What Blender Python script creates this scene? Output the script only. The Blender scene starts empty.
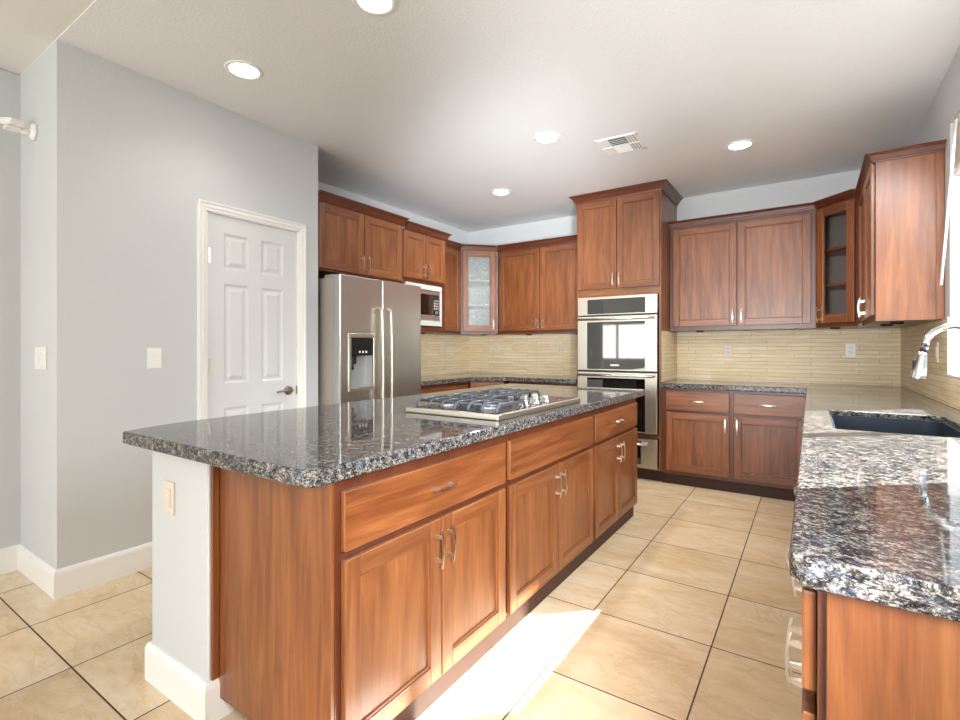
import bpy, bmesh, math, random
from mathutils import Matrix, Vector
random.seed(7)
R = math.radians
SC = bpy.context.scene
COL = SC.collection

# ------------------------------------------------------------------ camera, world, sun, exposure
cam_d = bpy.data.cameras.new('camera')
cam_d.sensor_width = 36.0
cam_d.lens = 18.502
cam_d.shift_y = -0.0116
cam_d.clip_start = 0.02
cam = bpy.data.objects.new('camera', cam_d)
cam.location = (0, 0, 1.22)
cam.rotation_euler = (R(90), 0, R(33.8554))
COL.objects.link(cam)
SC.camera = cam

SC.view_settings.view_transform = 'Standard'
SC.view_settings.look = 'None'
SC.view_settings.gamma = 1.0
SC.view_settings.exposure = 1.36
SC.view_settings.use_curve_mapping = False
SC.cycles.max_bounces = 8
SC.cycles.diffuse_bounces = 5
SC.cycles.sample_clamp_indirect = 4.0
SC.cycles.caustics_reflective = False
SC.cycles.caustics_refractive = False

world = bpy.data.worlds.new('sky')
SC.world = world
world.use_nodes = True
_n = world.node_tree.nodes
_bg = _n['Background']
_t = world.node_tree
_tc = _n.new('ShaderNodeTexCoord')
_sx = _n.new('ShaderNodeSeparateXYZ')
_rp = _n.new('ShaderNodeValToRGB')
_t.links.new(_tc.outputs['Generated'], _sx.inputs[0])
_t.links.new(_sx.outputs['Z'], _rp.inputs['Fac'])
_e = _rp.color_ramp.elements          # sunlit pale ground below the horizon, hazy sky above
_e[0].position, _e[0].color = 0.0, (1.0, 0.94, 0.84, 1)
_e[1].position, _e[1].color = 0.02, (0.84, 0.92, 1.0, 1)
_t.links.new(_rp.outputs['Color'], _bg.inputs['Color'])
_bg.inputs['Strength'].default_value = 0.42

sun_d = bpy.data.lights.new('sun', 'SUN')
sun_d.energy = 14.0
sun_d.angle = R(0.5)
sun_d.color = (1.0, 0.98, 0.95)
sun = bpy.data.objects.new('sun', sun_d)
sun.rotation_euler = Vector((-1.0, -0.86, -1.157)).to_track_quat('-Z', 'Y').to_euler()
sun.location = (4, 5, 6)
COL.objects.link(sun)


def area(name, loc, aim, sx, sy, energy, color=(1, 1, 1)):
    d = bpy.data.lights.new(name, 'AREA')
    d.shape = 'RECTANGLE'
    d.size, d.size_y, d.energy, d.color = sx, sy, energy, color
    o = bpy.data.objects.new(name, d)
    o.location = loc
    o.rotation_euler = Vector(aim).to_track_quat('-Z', 'Z').to_euler()
    COL.objects.link(o)
    return o


# daylight through the glazed doors behind the camera and through the side openings of the room
area('daylight_rear', (-1.6, -3.9, 1.3), (0, 1, 0.12), 3.4, 2.3, 43, (0.92, 0.96, 1.0))
area('daylight_far_window', (-4.4, -4.22, 1.42), (0, 1, 0), 1.6, 1.0, 14, (1.0, 1.0, 0.92))
area('daylight_side', (-6.3, -1.6, 1.4), (1, 0.15, 0.2), 3.0, 2.2, 40, (0.96, 0.98, 1.0))
area('daylight_window', (1.0, 2.7, 2.15), (-0.45, 0, -1), 1.6, 0.8, 38, (0.92, 0.96, 1.0))


def fill_spot(loc, aim, watt, cone):
    # added fill spots out of view, brightening ceiling, back cabinets and island front
    d = bpy.data.lights.new('fill_spot', 'SPOT')
    d.energy, d.spot_size, d.spot_blend, d.shadow_soft_size = watt, R(cone), 1.0, 0.3
    d.color = (0.93, 0.97, 1.0)
    o = bpy.data.objects.new('fill_spot', d)
    o.location = loc
    o.rotation_euler = (Vector(aim) - Vector(loc)).to_track_quat('-Z', 'Y').to_euler()
    COL.objects.link(o)


fill_spot((0.30, 0.30, 1.20), (-2.9, 4.6, 2.35), 480, 40)
fill_spot((-0.60, -1.20, 1.20), (-0.6, 4.9, 2.5), 215, 50)
fill_spot((0.35, 0.20, 1.35), (-1.05, 1.62, 0.45), 175, 60)


# ------------------------------------------------------------------ materials
def lin(c):
    return tuple((v / 255 / 12.92) if v / 255 <= 0.04045 else ((v / 255 + 0.055) / 1.055) ** 2.4 for v in c) + (1,)


class NT:
    def __init__(self, name):
        self.m = bpy.data.materials.new(name)
        self.m.use_nodes = True
        self.t = self.m.node_tree
        self.b = self.t.nodes['Principled BSDF']
        self.out = self.t.nodes['Material Output']

    def n(self, typ, **kw):
        x = self.t.nodes.new(typ)
        for k, v in kw.items():
            if k.startswith('i_'):
                x.inputs[k[2:].replace('_', ' ')].default_value = v
            else:
                setattr(x, k, v)
        return x

    def l(self, a, b):
        self.t.links.new(a, b)

    def ramp(self, fac, stops, interp='LINEAR'):
        r = self.n('ShaderNodeValToRGB')
        r.color_ramp.interpolation = interp
        e = r.color_ramp.elements
        e[0].position, e[0].color = stops[0]
        e[1].position, e[1].color = stops[1]
        for p, c in stops[2:]:
            k = e.new(p)
            k.color = c
        self.l(fac, r.inputs['Fac'])
        return r.outputs['Color']

    def mix(self, fac, a, b, mode='MIX'):
        x = self.n('ShaderNodeMix', data_type='RGBA', blend_type=mode)
        for s, v in ((0, fac), (6, a), (7, b)):
            if hasattr(v, 'is_linked') or hasattr(v, 'links'):
                self.l(v, x.inputs[s])
            else:
                x.inputs[s].default_value = v
        return x.outputs[2]

    def math(self, op, a, b=0.0):
        x = self.n('ShaderNodeMath', operation=op)
        for s, v in ((0, a), (1, b)):
            if hasattr(v, 'links'):
                self.l(v, x.inputs[s])
            else:
                x.inputs[s].default_value = v
        return x.outputs[0]

    def coords(self, kind='Object', scale=(1, 1, 1), rot=(0, 0, 0), loc=(0, 0, 0)):
        tc = self.n('ShaderNodeTexCoord')
        mp = self.n('ShaderNodeMapping')
        mp.inputs['Scale'].default_value = scale
        mp.inputs['Rotation'].default_value = rot
        mp.inputs['Location'].default_value = loc
        self.l(tc.outputs[kind], mp.inputs['Vector'])
        return mp.outputs[0]

    def noise(self, vec, scale, detail=4, rough=0.55, dist=0.0):
        x = self.n('ShaderNodeTexNoise')
        x.inputs['Scale'].default_value = scale
        x.inputs['Detail'].default_value = detail
        x.inputs['Roughness'].default_value = rough
        x.inputs['Distortion'].default_value = dist
        self.l(vec, x.inputs['Vector'])
        return x.outputs['Fac']

    def bump(self, h, strength=0.1, dist=0.01):
        x = self.n('ShaderNodeBump')
        x.inputs['Strength'].default_value = strength
        x.inputs['Distance'].default_value = dist
        self.l(h, x.inputs['Height'])
        self.l(x.outputs['Normal'], self.b.inputs['Normal'])

    def set(self, **kw):
        for k, v in kw.items():
            self.b.inputs[k.replace('_', ' ')].default_value = v
        return self


def plain(name, rgb, rough=0.5, metal=0.0, emit=None, strength=0.0):
    t = NT(name)
    t.set(Base_Color=lin(rgb), Roughness=rough, Metallic=metal)
    if emit:
        t.b.inputs['Emission Color'].default_value = lin(emit)
        t.b.inputs['Emission Strength'].default_value = strength
    return t.m


def wood_mat(name, dark, mid, light, rough=0.42):
    t = NT(name)
    v = t.coords('UV', (38, 2.2, 1))
    n1 = t.noise(v, 1.0, 5, 0.6, 0.8)
    v2 = t.coords('UV', (260, 9, 1))
    n2 = t.noise(v2, 1.0, 3, 0.6)
    v3 = t.coords('UV', (7, 1.1, 1))
    n3 = t.noise(v3, 1.0, 2, 0.5, 1.5)
    c = t.ramp(n1, [(0.25, lin(dark)), (0.5, lin(mid)), (0.8, lin(light))])
    c = t.mix(0.35, c, t.ramp(n3, [(0.3, lin(dark)), (0.7, lin(light))]))
    f = t.ramp(n2, [(0.35, (0.72, 0.70, 0.68, 1)), (0.6, (1, 1, 1, 1))])
    c = t.mix(0.55, c, f, 'MULTIPLY')
    oi = t.n('ShaderNodeObjectInfo')
    tone = t.ramp(oi.outputs['Random'], [(0, (0.88, 0.87, 0.86, 1)), (1, (1.08, 1.06, 1.04, 1))])
    c = t.mix(1.0, c, tone, 'MULTIPLY')
    t.l(c, t.b.inputs['Base Color'])
    t.set(Roughness=rough)
    t.b.inputs['Coat Weight'].default_value = 0.5
    t.b.inputs['Coat Roughness'].default_value = 0.3
    t.bump(n2, 0.05, 0.002)
    return t.m


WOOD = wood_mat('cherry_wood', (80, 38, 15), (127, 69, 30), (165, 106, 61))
WOOD_SHADE = wood_mat('cherry_shaded', (68, 29, 12), (94, 44, 21), (112, 57, 30))  # same cherry darkened: shade between the doors put into the colour
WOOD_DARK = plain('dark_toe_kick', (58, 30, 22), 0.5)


def granite():
    t = NT('polished_granite')
    v = t.coords('Object', (5.4, 7.4, 7.4), (0, 0, R(-20)))
    warp = t.noise(v, 3.0, 3)
    add = t.n('ShaderNodeVectorMath', operation='MULTIPLY_ADD')
    t.l(t.n('ShaderNodeTexNoise', i_Scale=4.0).outputs['Color'], add.inputs[0])
    add.inputs[1].default_value = (0.12, 0.12, 0.12)
    t.l(v, add.inputs[2])
    w = add.outputs[0]
    n1 = t.noise(w, 30, 8, 0.75)
    n2 = t.noise(w, 9, 5, 0.6, 0.6)
    n3 = t.noise(w, 75, 4, 0.7)
    s = t.math('ADD', t.math('MULTIPLY', n1, 0.62), t.math('MULTIPLY', n2, 0.38))
    c = t.ramp(s, [(0.42, lin((13, 13, 16))), (0.48, lin((44, 42, 45))), (0.52, lin((92, 89, 88))),
                   (0.555, lin((152, 146, 137))), (0.61, lin((190, 183, 171)))])
    brown = t.ramp(n2, [(0.48, (0, 0, 0, 1)), (0.62, (1, 1, 1, 1))])
    c = t.mix(t.math('MULTIPLY', brown, 0.22), c, lin((104, 88, 74)))
    blue = t.ramp(t.noise(w, 5, 3), [(0.5, (0, 0, 0, 1)), (0.66, (1, 1, 1, 1))])
    c = t.mix(t.math('MULTIPLY', blue, 0.4), c, lin((92, 106, 122)))
    fl = t.ramp(n3, [(0.60, (0, 0, 0, 1)), (0.68, (1, 1, 1, 1))])
    c = t.mix(t.math('MULTIPLY', fl, 0.6), c, lin((204, 196, 182)))
    dk = t.ramp(t.noise(w, 52, 4, 0.7), [(0.36, (1, 1, 1, 1)), (0.44, (0, 0, 0, 1))])
    c = t.mix(t.math('MULTIPLY', dk, 0.85), c, lin((14, 14, 18)))
    t.l(c, t.b.inputs['Base Color'])
    t.set(Roughness=0.05)
    t.b.inputs['IOR'].default_value = 1.47
    return t.m


GRANITE = granite()


def floor_mat():
    t = NT('stone_floor_tile')
    v = t.coords('Object', (1, 1, 1), (0, 0, 0), (0.842, -2.207, 0))
    br = t.n('ShaderNodeTexBrick', offset=0.0, squash=1.0)
    br.inputs['Scale'].default_value = 1.0
    br.inputs['Brick Width'].default_value = 0.503
    br.inputs['Row Height'].default_value = 0.503
    br.inputs['Mortar Size'].default_value = 0.0032
    br.inputs['Mortar Smooth'].default_value = 0.1
    br.inputs['Color1'].default_value = (0, 0, 0, 1)
    br.inputs['Color2'].default_value = (1, 1, 1, 1)
    br.inputs['Mortar'].default_value = (0.5, 0.5, 0.5, 1)
    t.l(v, br.inputs['Vector'])
    # every tile has its own piece of stone: shift the pattern by the tile's own random grey
    sh = t.n('ShaderNodeVectorMath', operation='MULTIPLY_ADD')
    t.l(br.outputs['Color'], sh.inputs[0])
    sh.inputs[1].default_value = (7.3, 3.1, 5.7)
    t.l(v, sh.inputs[2])
    mp = t.n('ShaderNodeMapping')
    mp.inputs['Scale'].default_value = (1.0, 2.2, 1)
    mp.inputs['Rotation'].default_value = (0, 0, R(20))
    t.l(sh.outputs[0], mp.inputs['Vector'])
    big = t.noise(mp.outputs[0], 2.2, 5, 0.55, 0.7)
    fine = t.noise(mp.outputs[0], 14, 5, 0.6, 0.4)
    c = t.ramp(big, [(0.3, lin((208, 178, 136))), (0.5, lin((225, 200, 163))), (0.7, lin((234, 216, 186)))])
    c = t.mix(0.25, c, t.ramp(fine, [(0.3, lin((192, 164, 128))), (0.7, lin((232, 218, 196)))]))
    vein = t.math('ABSOLUTE', t.math('SUBTRACT', t.noise(mp.outputs[0], 1.7, 4, 0.6, 1.2), 0.5))
    vm = t.ramp(vein, [(0.0, (1, 1, 1, 1)), (0.02, (0, 0, 0, 1))])
    c = t.mix(t.math('MULTIPLY', vm, 0.16), c, lin((158, 122, 86)))
    tone = t.ramp(br.outputs['Color'], [(0, (0.93, 0.92, 0.90, 1)), (1, (1.03, 1.03, 1.03, 1))])
    c = t.mix(1.0, c, tone, 'MULTIPLY')
    c = t.mix(br.outputs['Fac'], c, lin((74, 60, 48)))
    t.l(c, t.b.inputs['Base Color'])
    t.l(t.ramp(br.outputs['Fac'], [(0, (0.24, 0.24, 0.24, 1)), (1, (0.8, 0.8, 0.8, 1))]), t.b.inputs['Roughness'])
    inv = t.math('SUBTRACT', 1.0, br.outputs['Fac'])
    t.bump(inv, 0.3, 0.003)
    return t.m


FLOOR = floor_mat()


def splash_mat(name, flip):
    t = NT(name)
    tc = t.n('ShaderNodeTexCoord')
    sx = t.n('ShaderNodeSeparateXYZ')
    t.l(tc.outputs['Object'], sx.inputs[0])
    cb = t.n('ShaderNodeCombineXYZ')
    t.l(sx.outputs['Y' if flip else 'X'], cb.inputs['X'])
    t.l(sx.outputs['Z'], cb.inputs['Y'])
    v = cb.outputs[0]
    br = t.n('ShaderNodeTexBrick', offset=0.37, offset_frequency=3, squash=1.4, squash_frequency=2)
    br.inputs['Scale'].default_value = 1.0
    br.inputs['Brick Width'].default_value = 0.34
    br.inputs['Row Height'].default_value = 0.0345
    br.inputs['Mortar Size'].default_value = 0.0016
    br.inputs['Mortar Smooth'].default_value = 0.3
    br.inputs['Color1'].default_value = (0, 0, 0, 1)
    br.inputs['Color2'].default_value = (1, 1, 1, 1)
    br.inputs['Mortar'].default_value = (0.5, 0.5, 0.5, 1)
    t.l(v, br.inputs['Vector'])
    c = t.ramp(br.outputs['Color'], [(0, lin((232, 206, 162))), (0.5, lin((240, 219, 180))), (1, lin((247, 233, 204)))])
    mp = t.n('ShaderNodeMapping')
    mp.inputs['Scale'].default_value = (5, 60, 1)
    t.l(v, mp.inputs['Vector'])
    st = t.noise(mp.outputs[0], 1.0, 4, 0.6, 0.5)
    c = t.mix(0.5, c, t.ramp(st, [(0.3, lin((206, 176, 126))), (0.7, lin((242, 228, 196)))]))
    c = t.mix(t.math('MULTIPLY', br.outputs['Fac'], 0.6), c, lin((132, 106, 72)))
    t.l(c, t.b.inputs['Base Color'])
    t.set(Roughness=0.5)
    t.bump(t.math('SUBTRACT', 1.0, br.outputs['Fac']), 0.4, 0.003)
    return t.m


SPLASH_X = splash_mat('stacked_stone_tile', False)
SPLASH_Y = splash_mat('stacked_stone_tile_side', True)


def plaster(name, rgb, rough, scale, strength):
    t = NT(name)
    v = t.coords('Object')
    n = t.noise(v, scale, 3, 0.6)
    t.set(Base_Color=lin(rgb), Roughness=rough)
    t.bump(t.ramp(n, [(0.4, (0, 0, 0, 1)), (0.62, (1, 1, 1, 1))]), strength, 0.004)
    return t.m


WALL = plaster('grey_wall_paint', (206, 208, 209), 0.75, 55, 0.10)
CEIL = plaster('textured_ceiling', (238, 239, 240), 0.85, 70, 0.16)
CEIL2 = plaster('smooth_ceiling', (232, 230, 226), 0.85, 70, 0.05)
TRIM = plain('white_trim', (242, 241, 238), 0.35)
DOORP = plain('white_door_paint', (222, 223, 223), 0.35)
WHITE = plain('white_plastic', (240, 239, 235), 0.35)
OFFW = plain('offwhite_plastic', (222, 212, 196), 0.4)
SLOT = plain('dark_slot', (60, 58, 55), 0.6)
NICKEL = plain('brushed_nickel', (226, 218, 204), 0.28, 1.0)
BRONZE = plain('satin_nickel_lever', (150, 138, 122), 0.3, 1.0)
CHROME = plain('chrome', (225, 228, 230), 0.12, 1.0)
BLACKGLASS = plain('black_glass', (14, 14, 15), 0.03)
BLACKGLASS.node_tree.nodes['Principled BSDF'].inputs['IOR'].default_value = 2.3
BLACK = plain('black_plastic', (18, 17, 17), 0.35)
IRON = plain('cast_iron', (72, 76, 84), 0.3)
SINKM = plain('dark_composite_sink', (44, 52, 62), 0.35)
MELAMINE = plain('pale_shelf_liner', (214, 214, 208), 0.5)
GREYLINER = plain('grey_cabinet_interior', (150, 138, 128), 0.5)
GREYMETAL = plain('grey_enamel_side', (176, 168, 156), 0.4, 0.3)
LENS = plain('lamp_lens', (255, 250, 240), 0.5, 0, (255, 247, 232), 9.0)
FABRIC = plain('woven_blind', (226, 222, 212), 0.8)


def steel(name, axis, rgb=(212, 211, 207), rough=0.30):
    t = NT(name)
    s = [3, 3, 3]
    s[axis] = 420
    v = t.coords('Object', tuple(s))
    n = t.noise(v, 1.0, 3, 0.6)
    t.set(Base_Color=lin(rgb), Metallic=1.0)
    t.l(t.ramp(n, [(0.3, (rough - 0.02,) * 3 + (1,)), (0.7, (rough + 0.04,) * 3 + (1,))]), t.b.inputs['Roughness'])
    return t.m


STEEL = steel('stainless_steel', 2)
STEEL_B = steel('stainless_trim', 2, (204, 197, 184), 0.38)


def thin_glass(name, tint, gloss_rough=0.0, frost=0.0, bump_scale=0):
    t = NT(name)
    tr = t.n('ShaderNodeBsdfTransparent')
    tr.inputs['Color'].default_value = tint
    gl = t.n('ShaderNodeBsdfGlossy')
    gl.inputs['Roughness'].default_value = gloss_rough
    fr = t.n('ShaderNodeFresnel')
    ge = t.n('ShaderNodeNewGeometry')
    t.l(t.math('SUBTRACT', 1.5, t.math('MULTIPLY', ge.outputs['Backfacing'], 0.8333)), fr.inputs['IOR'])
    mx = t.n('ShaderNodeMixShader')
    t.l(fr.outputs[0], mx.inputs[0])
    t.l(tr.outputs[0], mx.inputs[1])
    t.l(gl.outputs[0], mx.inputs[2])
    out = mx.outputs[0]
    if frost:
        df = t.n('ShaderNodeBsdfDiffuse')
        df.inputs['Color'].default_value = (0.75, 0.78, 0.78, 1)
        v = t.coords('Object', (1, 1, 1))
        nz = t.noise(v, bump_scale, 3, 0.6, 0.8)
        m2 = t.n('ShaderNodeMixShader')
        t.l(t.math('MULTIPLY', t.ramp(nz, [(0.35, (0.2, 0.2, 0.2, 1)), (0.65, (1, 1, 1, 1))]), frost), m2.inputs[0])
        t.l(out, m2.inputs[1])
        t.l(df.outputs[0], m2.inputs[2])
        bp = t.n('ShaderNodeBump')
        bp.inputs['Strength'].default_value = 0.6
        bp.inputs['Distance'].default_value = 0.006
        t.l(nz, bp.inputs['Height'])
        t.l(bp.outputs[0], gl.inputs['Normal'])
        t.l(bp.outputs[0], df.inputs['Normal'])
        out = m2.outputs[0]
    t.l(out, t.out.inputs['Surface'])
    return t.m


GLASS = thin_glass('window_glass', (0.95, 0.97, 0.97, 1))
CABGLASS = thin_glass('cabinet_glass', (0.9, 0.9, 0.9, 1))
RAINGLASS = thin_glass('textured_cabinet_glass', (0.82, 0.85, 0.85, 1), 0.12, 0.30, 60)


# ------------------------------------------------------------------ mesh helpers
class MB:
    def __init__(self):
        self.bm = bmesh.new()
        self.uv = self.bm.loops.layers.uv.new('UVMap')

    def _merge(self, b, grain='z', mi=0, smooth=False):
        uv = b.loops.layers.uv.verify()
        ax = 'xyz'.index(grain)
        ru, rv = random.uniform(0, 30), random.uniform(0, 30)
        b.normal_update()
        for f in b.faces:
            n = f.normal
            d = max(range(3), key=lambda i: abs(n[i]))
            oth = [i for i in range(3) if i != d]
            if ax in oth:
                vi = ax
                ui = [i for i in oth if i != ax][0]
            else:
                ui, vi = oth
            for lp in f.loops:
                co = lp.vert.co
                lp[uv].uv = (co[ui] + ru + 0.37 * co[d], co[vi] + rv)
            f.material_index = mi
            if smooth:
                f.smooth = True
        me = bpy.data.meshes.new('tmp')
        b.to_mesh(me)
        b.free()
        self.bm.from_mesh(me)
        bpy.data.meshes.remove(me)
        return self

    def box(self, x0, x1, y0, y1, z0, z1, bev=0.0, grain='z', mi=0, seg=1, mat=None):
        b = bmesh.new()
        b.loops.layers.uv.new('UVMap')
        bmesh.ops.create_cube(b, size=1.0)
        for v in b.verts:
            v.co = Vector(((x0 + x1) / 2 + v.co.x * (x1 - x0), (y0 + y1) / 2 + v.co.y * (y1 - y0), (z0 + z1) / 2 + v.co.z * (z1 - z0)))
        if bev > 0:
            bmesh.ops.bevel(b, geom=list(b.edges), offset=bev, segments=seg, affect='EDGES', profile=0.6)
        if mat is not None:
            bmesh.ops.transform(b, matrix=mat, verts=b.verts)
        return self._merge(b, grain, mi)

    def prism(self, outer, z0, z1, holes=(), bev=0.0, seg=2, grain='x', mi=0):
        b = bmesh.new()
        b.loops.layers.uv.new('UVMap')
        es = []
        for loop in [outer] + list(holes):
            vs = [b.verts.new((p[0], p[1], z1)) for p in loop]
            es += [b.edges.new((vs[i], vs[(i + 1) % len(vs)])) for i in range(len(vs))]
        bmesh.ops.triangle_fill(b, edges=es, use_beauty=True, use_dissolve=False)
        fs = list(b.faces)
        r = bmesh.ops.extrude_face_region(b, geom=fs)
        for g in r['geom']:
            if isinstance(g, bmesh.types.BMVert):
                g.co.z = z0
        bmesh.ops.recalc_face_normals(b, faces=b.faces)
        if bev > 0:
            b.normal_update()
            sel = [e for e in b.edges if len(e.link_faces) == 2 and abs(e.verts[0].co.z - e.verts[1].co.z) < 1e-5
                   and e.calc_face_angle() > 0.8]
            bmesh.ops.bevel(b, geom=sel, offset=bev, segments=seg, affect='EDGES', profile=0.5)
        return self._merge(b, grain, mi)

    def sweep(self, prof, path, closed_prof=True, grain='x', mi=0, smooth=False, d_in=None, d_out=None):
        """prof: list of (outward, z); path: list of (x, y); outward is to the right of travel."""
        b = bmesh.new()
        b.loops.layers.uv.new('UVMap')
        P = [Vector(p) for p in path]
        rings = []
        for i, p in enumerate(P):
            a = (P[i] - P[i - 1]).normalized() if i > 0 else (Vector(d_in).normalized() if d_in else None)
            c = (P[i + 1] - P[i]).normalized() if i < len(P) - 1 else (Vector(d_out).normalized() if d_out else None)
            a = a or c
            c = c or a
            na, nc = Vector((a.y, -a.x)), Vector((c.y, -c.x))
            m = (na + nc) / (1 + na.dot(nc))
            rings.append([b.verts.new((p.x + m.x * o, p.y + m.y * o, z)) for o, z in prof])
        k = len(prof)
        for i in range(len(rings) - 1):
            for j in range(k if closed_prof else k - 1):
                b.faces.new((rings[i][j], rings[i + 1][j], rings[i + 1][(j + 1) % k], rings[i][(j + 1) % k]))
        b.faces.new(rings[0])
        b.faces.new(rings[-1][::-1])
        bmesh.ops.recalc_face_normals(b, faces=b.faces)
        return self._merge(b, grain, mi, smooth)

    def tube(self, pts, r, seg=12, mi=0, radii=None, caps=True):
        b = bmesh.new()
        b.loops.layers.uv.new('UVMap')
        P = [Vector(p) for p in pts]
        rings = []
        up = None
        for i, p in enumerate(P):
            d = ((P[min(i + 1, len(P) - 1)] - P[max(i - 1, 0)])).normalized()
            if up is None:
                up = Vector((0, 0, 1)) if abs(d.z) < 0.9 else Vector((1, 0, 0))
            s = d.cross(up).normalized()
            up = s.cross(d).normalized()
            rr = radii[i] if radii else r
            rings.append([b.verts.new(p + (s * math.cos(2 * math.pi * j / seg) + up * math.sin(2 * math.pi * j / seg)) * rr) for j in range(seg)])
        for i in range(len(rings) - 1):
            for j in range(seg):
                f = b.faces.new((rings[i][j], rings[i][(j + 1) % seg], rings[i + 1][(j + 1) % seg], rings[i + 1][j]))
                f.smooth = True
        if caps:
            b.faces.new(rings[0][::-1])
            b.faces.new(rings[-1])
        bmesh.ops.recalc_face_normals(b, faces=b.faces)
        return self._merge(b, 'z', mi)

    def lathe(self, prof, loc=(0, 0, 0), axis=(0, 0, 1), seg=32, mi=0, smooth=True):
        """prof: list of (radius, height along the axis)."""
        b = bmesh.new()
        b.loops.layers.uv.new('UVMap')
        M = Matrix.Translation(loc) @ Vector(axis).to_track_quat('Z', 'Y').to_matrix().to_4x4()
        rings = []
        for r, h in prof:
            if r < 1e-6:
                rings.append([b.verts.new(M @ Vector((0, 0, h)))])
            else:
                rings.append([b.verts.new(M @ Vector((r * math.cos(2 * math.pi * j / seg), r * math.sin(2 * math.pi * j / seg), h))) for j in range(seg)])
        for i in range(len(rings) - 1):
            a, c = rings[i], rings[i + 1]
            for j in range(seg):
                if len(a) == 1 and len(c) > 1:
                    f = b.faces.new((a[0], c[j], c[(j + 1) % seg]))
                elif len(c) == 1 and len(a) > 1:
                    f = b.faces.new((a[j], a[(j + 1) % seg], c[0]))
                elif len(a) > 1:
                    f = b.faces.new((a[j], a[(j + 1) % seg], c[(j + 1) % seg], c[j]))
                else:
                    continue
                f.smooth = smooth and not (abs(prof[i][1] - prof[i + 1][1]) < 1e-6)
        bmesh.ops.recalc_face_normals(b, faces=b.faces)
        return self._merge(b, 'z', mi)

    def build(self, name, mats, parent=None, loc=(0, 0, 0), rot=(0, 0, 0), label=None):
        me = bpy.data.meshes.new(name)
        self.bm.to_mesh(me)
        self.bm.free()
        for m in (mats if isinstance(mats, (list, tuple)) else [mats]):
            me.materials.append(m)
        o = bpy.data.objects.new(name, me)
        o.location = loc
        o.rotation_euler = rot
        if parent is not None:
            o.parent = parent
        if label:
            o['label'] = label
        COL.objects.link(o)
        return o


def tag(o, label, cat, group=None):
    o['label'], o['category'] = label, cat
    if group:
        o['group'] = group
    return o


def thing(name, label, cat, loc=(0, 0, 0), rz=0.0, group=None):
    o = bpy.data.objects.new(name, None)
    o.empty_display_size = 0.1
    o.location = loc
    o.rotation_euler = (0, 0, rz)
    COL.objects.link(o)
    return tag(o, label, cat, group)


def struct(o):
    o['kind'] = 'structure'
    return o


def rounded(pts, radii, seg=8):
    out = []
    n = len(pts)
    for i, p in enumerate(pts):
        r = radii[i] if isinstance(radii, (list, tuple)) else radii
        p = Vector(p)
        a, c = Vector(pts[i - 1]), Vector(pts[(i + 1) % n])
        if r <= 0:
            out.append(tuple(p))
            continue
        da, dc = (a - p).normalized(), (c - p).normalized()
        ang = da.angle(dc)
        t = r / math.tan(ang / 2)
        s, e = p + da * t, p + dc * t
        bis = (da + dc).normalized()
        cen = p + bis * (r / math.sin(ang / 2))
        a0 = math.atan2((s - cen).y, (s - cen).x)
        a1 = math.atan2((e - cen).y, (e - cen).x)
        d = (a1 - a0 + math.pi) % (2 * math.pi) - math.pi
        for k in range(seg + 1):
            q = a0 + d * k / seg
            out.append((cen.x + r * math.cos(q), cen.y + r * math.sin(q)))
    return out


# ------------------------------------------------------------------ the room
CZ = 2.742          # ceiling height
XW = 0.62           # right wall face
YB = 5.28           # back wall face
XL = -3.715          # left wall face in the fridge alcove
XP = -3.08          # pantry wall face
YP = 0.856          # pantry corner
YE = 2.404          # pantry wall end
XN = -3.655         # nook wall face

struct(MB().box(-7.2, 1.0, -4.2, 5.6, -0.12, 0.0).build('floor', FLOOR))
struct(MB().box(-3.9, 0.9, YP, 5.5, CZ, CZ + 0.12).build('ceiling', CEIL))
struct(MB().box(-7.2, 0.9, -4.2, YP, CZ + 0.004, CZ + 0.124).build('ceiling', CEIL2))
struct(MB().box(-3.9, 0.9, YB, YB + 0.15, 0, CZ).build('wall_back', WALL))
struct(MB().box(-3.84, XL, YP + 0.13, YB, 0, CZ).build('wall_left', WALL))
# pantry front wall with its door opening, and its two ends
DY0, DY1, DZ = 1.578, 2.232, 2.07
w = MB()
w.box(XP - 0.12, XP, YP, DY0, 0, CZ)
w.box(XP - 0.12, XP, DY1, YE, 0, CZ)
w.box(XP - 0.12, XP, DY0, DY1, DZ, CZ)
w.box(XL, XP - 0.12, YE - 0.12, YE, 0, CZ)
struct(w.build('wall_pantry', WALL))
struct(MB().box(XL, XP - 0.12, YP, YP + 0.12, 0, CZ).build('wall_pantry_end', WALL))
struct(MB().box(XN - 0.14, XN, -0.9, YP, 0, CZ).build('wall_nook', WALL))
# right wall with the window opening
WY0, WY1, WZ0, WZ1 = 1.84, 3.605, 1.074, 2.43
w = MB()
w.box(XW, XW + 0.15, -4.2, WY0, 0, CZ)
w.box(XW, XW + 0.15, WY1, YB, 0, CZ)
w.box(XW, XW + 0.15, WY0, WY1, 0, WZ0)
w.box(XW, XW + 0.15, WY0, WY1, WZ1, CZ)
struct(w.build('wall_right', WALL))
# rear wall of the dining side, with glazed doors and a wide window
w = MB()
w.box(-7.2, -5.2, -4.15, -4.0, 0, CZ)
w.box(-3.6, -3.3, -4.15, -4.0, 0, CZ)
w.box(0.1, XW, -4.15, -4.0, 0, CZ)
w.box(-5.2, -3.6, -4.15, -4.0, 0, 0.92)
w.box(-5.2, -3.6, -4.15, -4.0, 1.92, CZ)
w.box(-3.3, 0.1, -4.15, -4.0, 2.45, CZ)
struct(w.build('wall_rear', WALL))
w = MB()
w.box(-7.2, -7.05, -4.0, YP, 0, 0.3)
w.box(-7.2, -7.05, -4.0, YP, 2.5, CZ)
w.box(-7.2, -7.05, -4.0, -3.2, 0.3, 2.5)
w.box(-7.2, -7.05, 0.2, YP, 0.3, 2.5)
w.box(-7.2, XN - 0.14, YP, YP + 0.12, 0, CZ)
struct(w.build('wall_dining', WALL))


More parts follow.
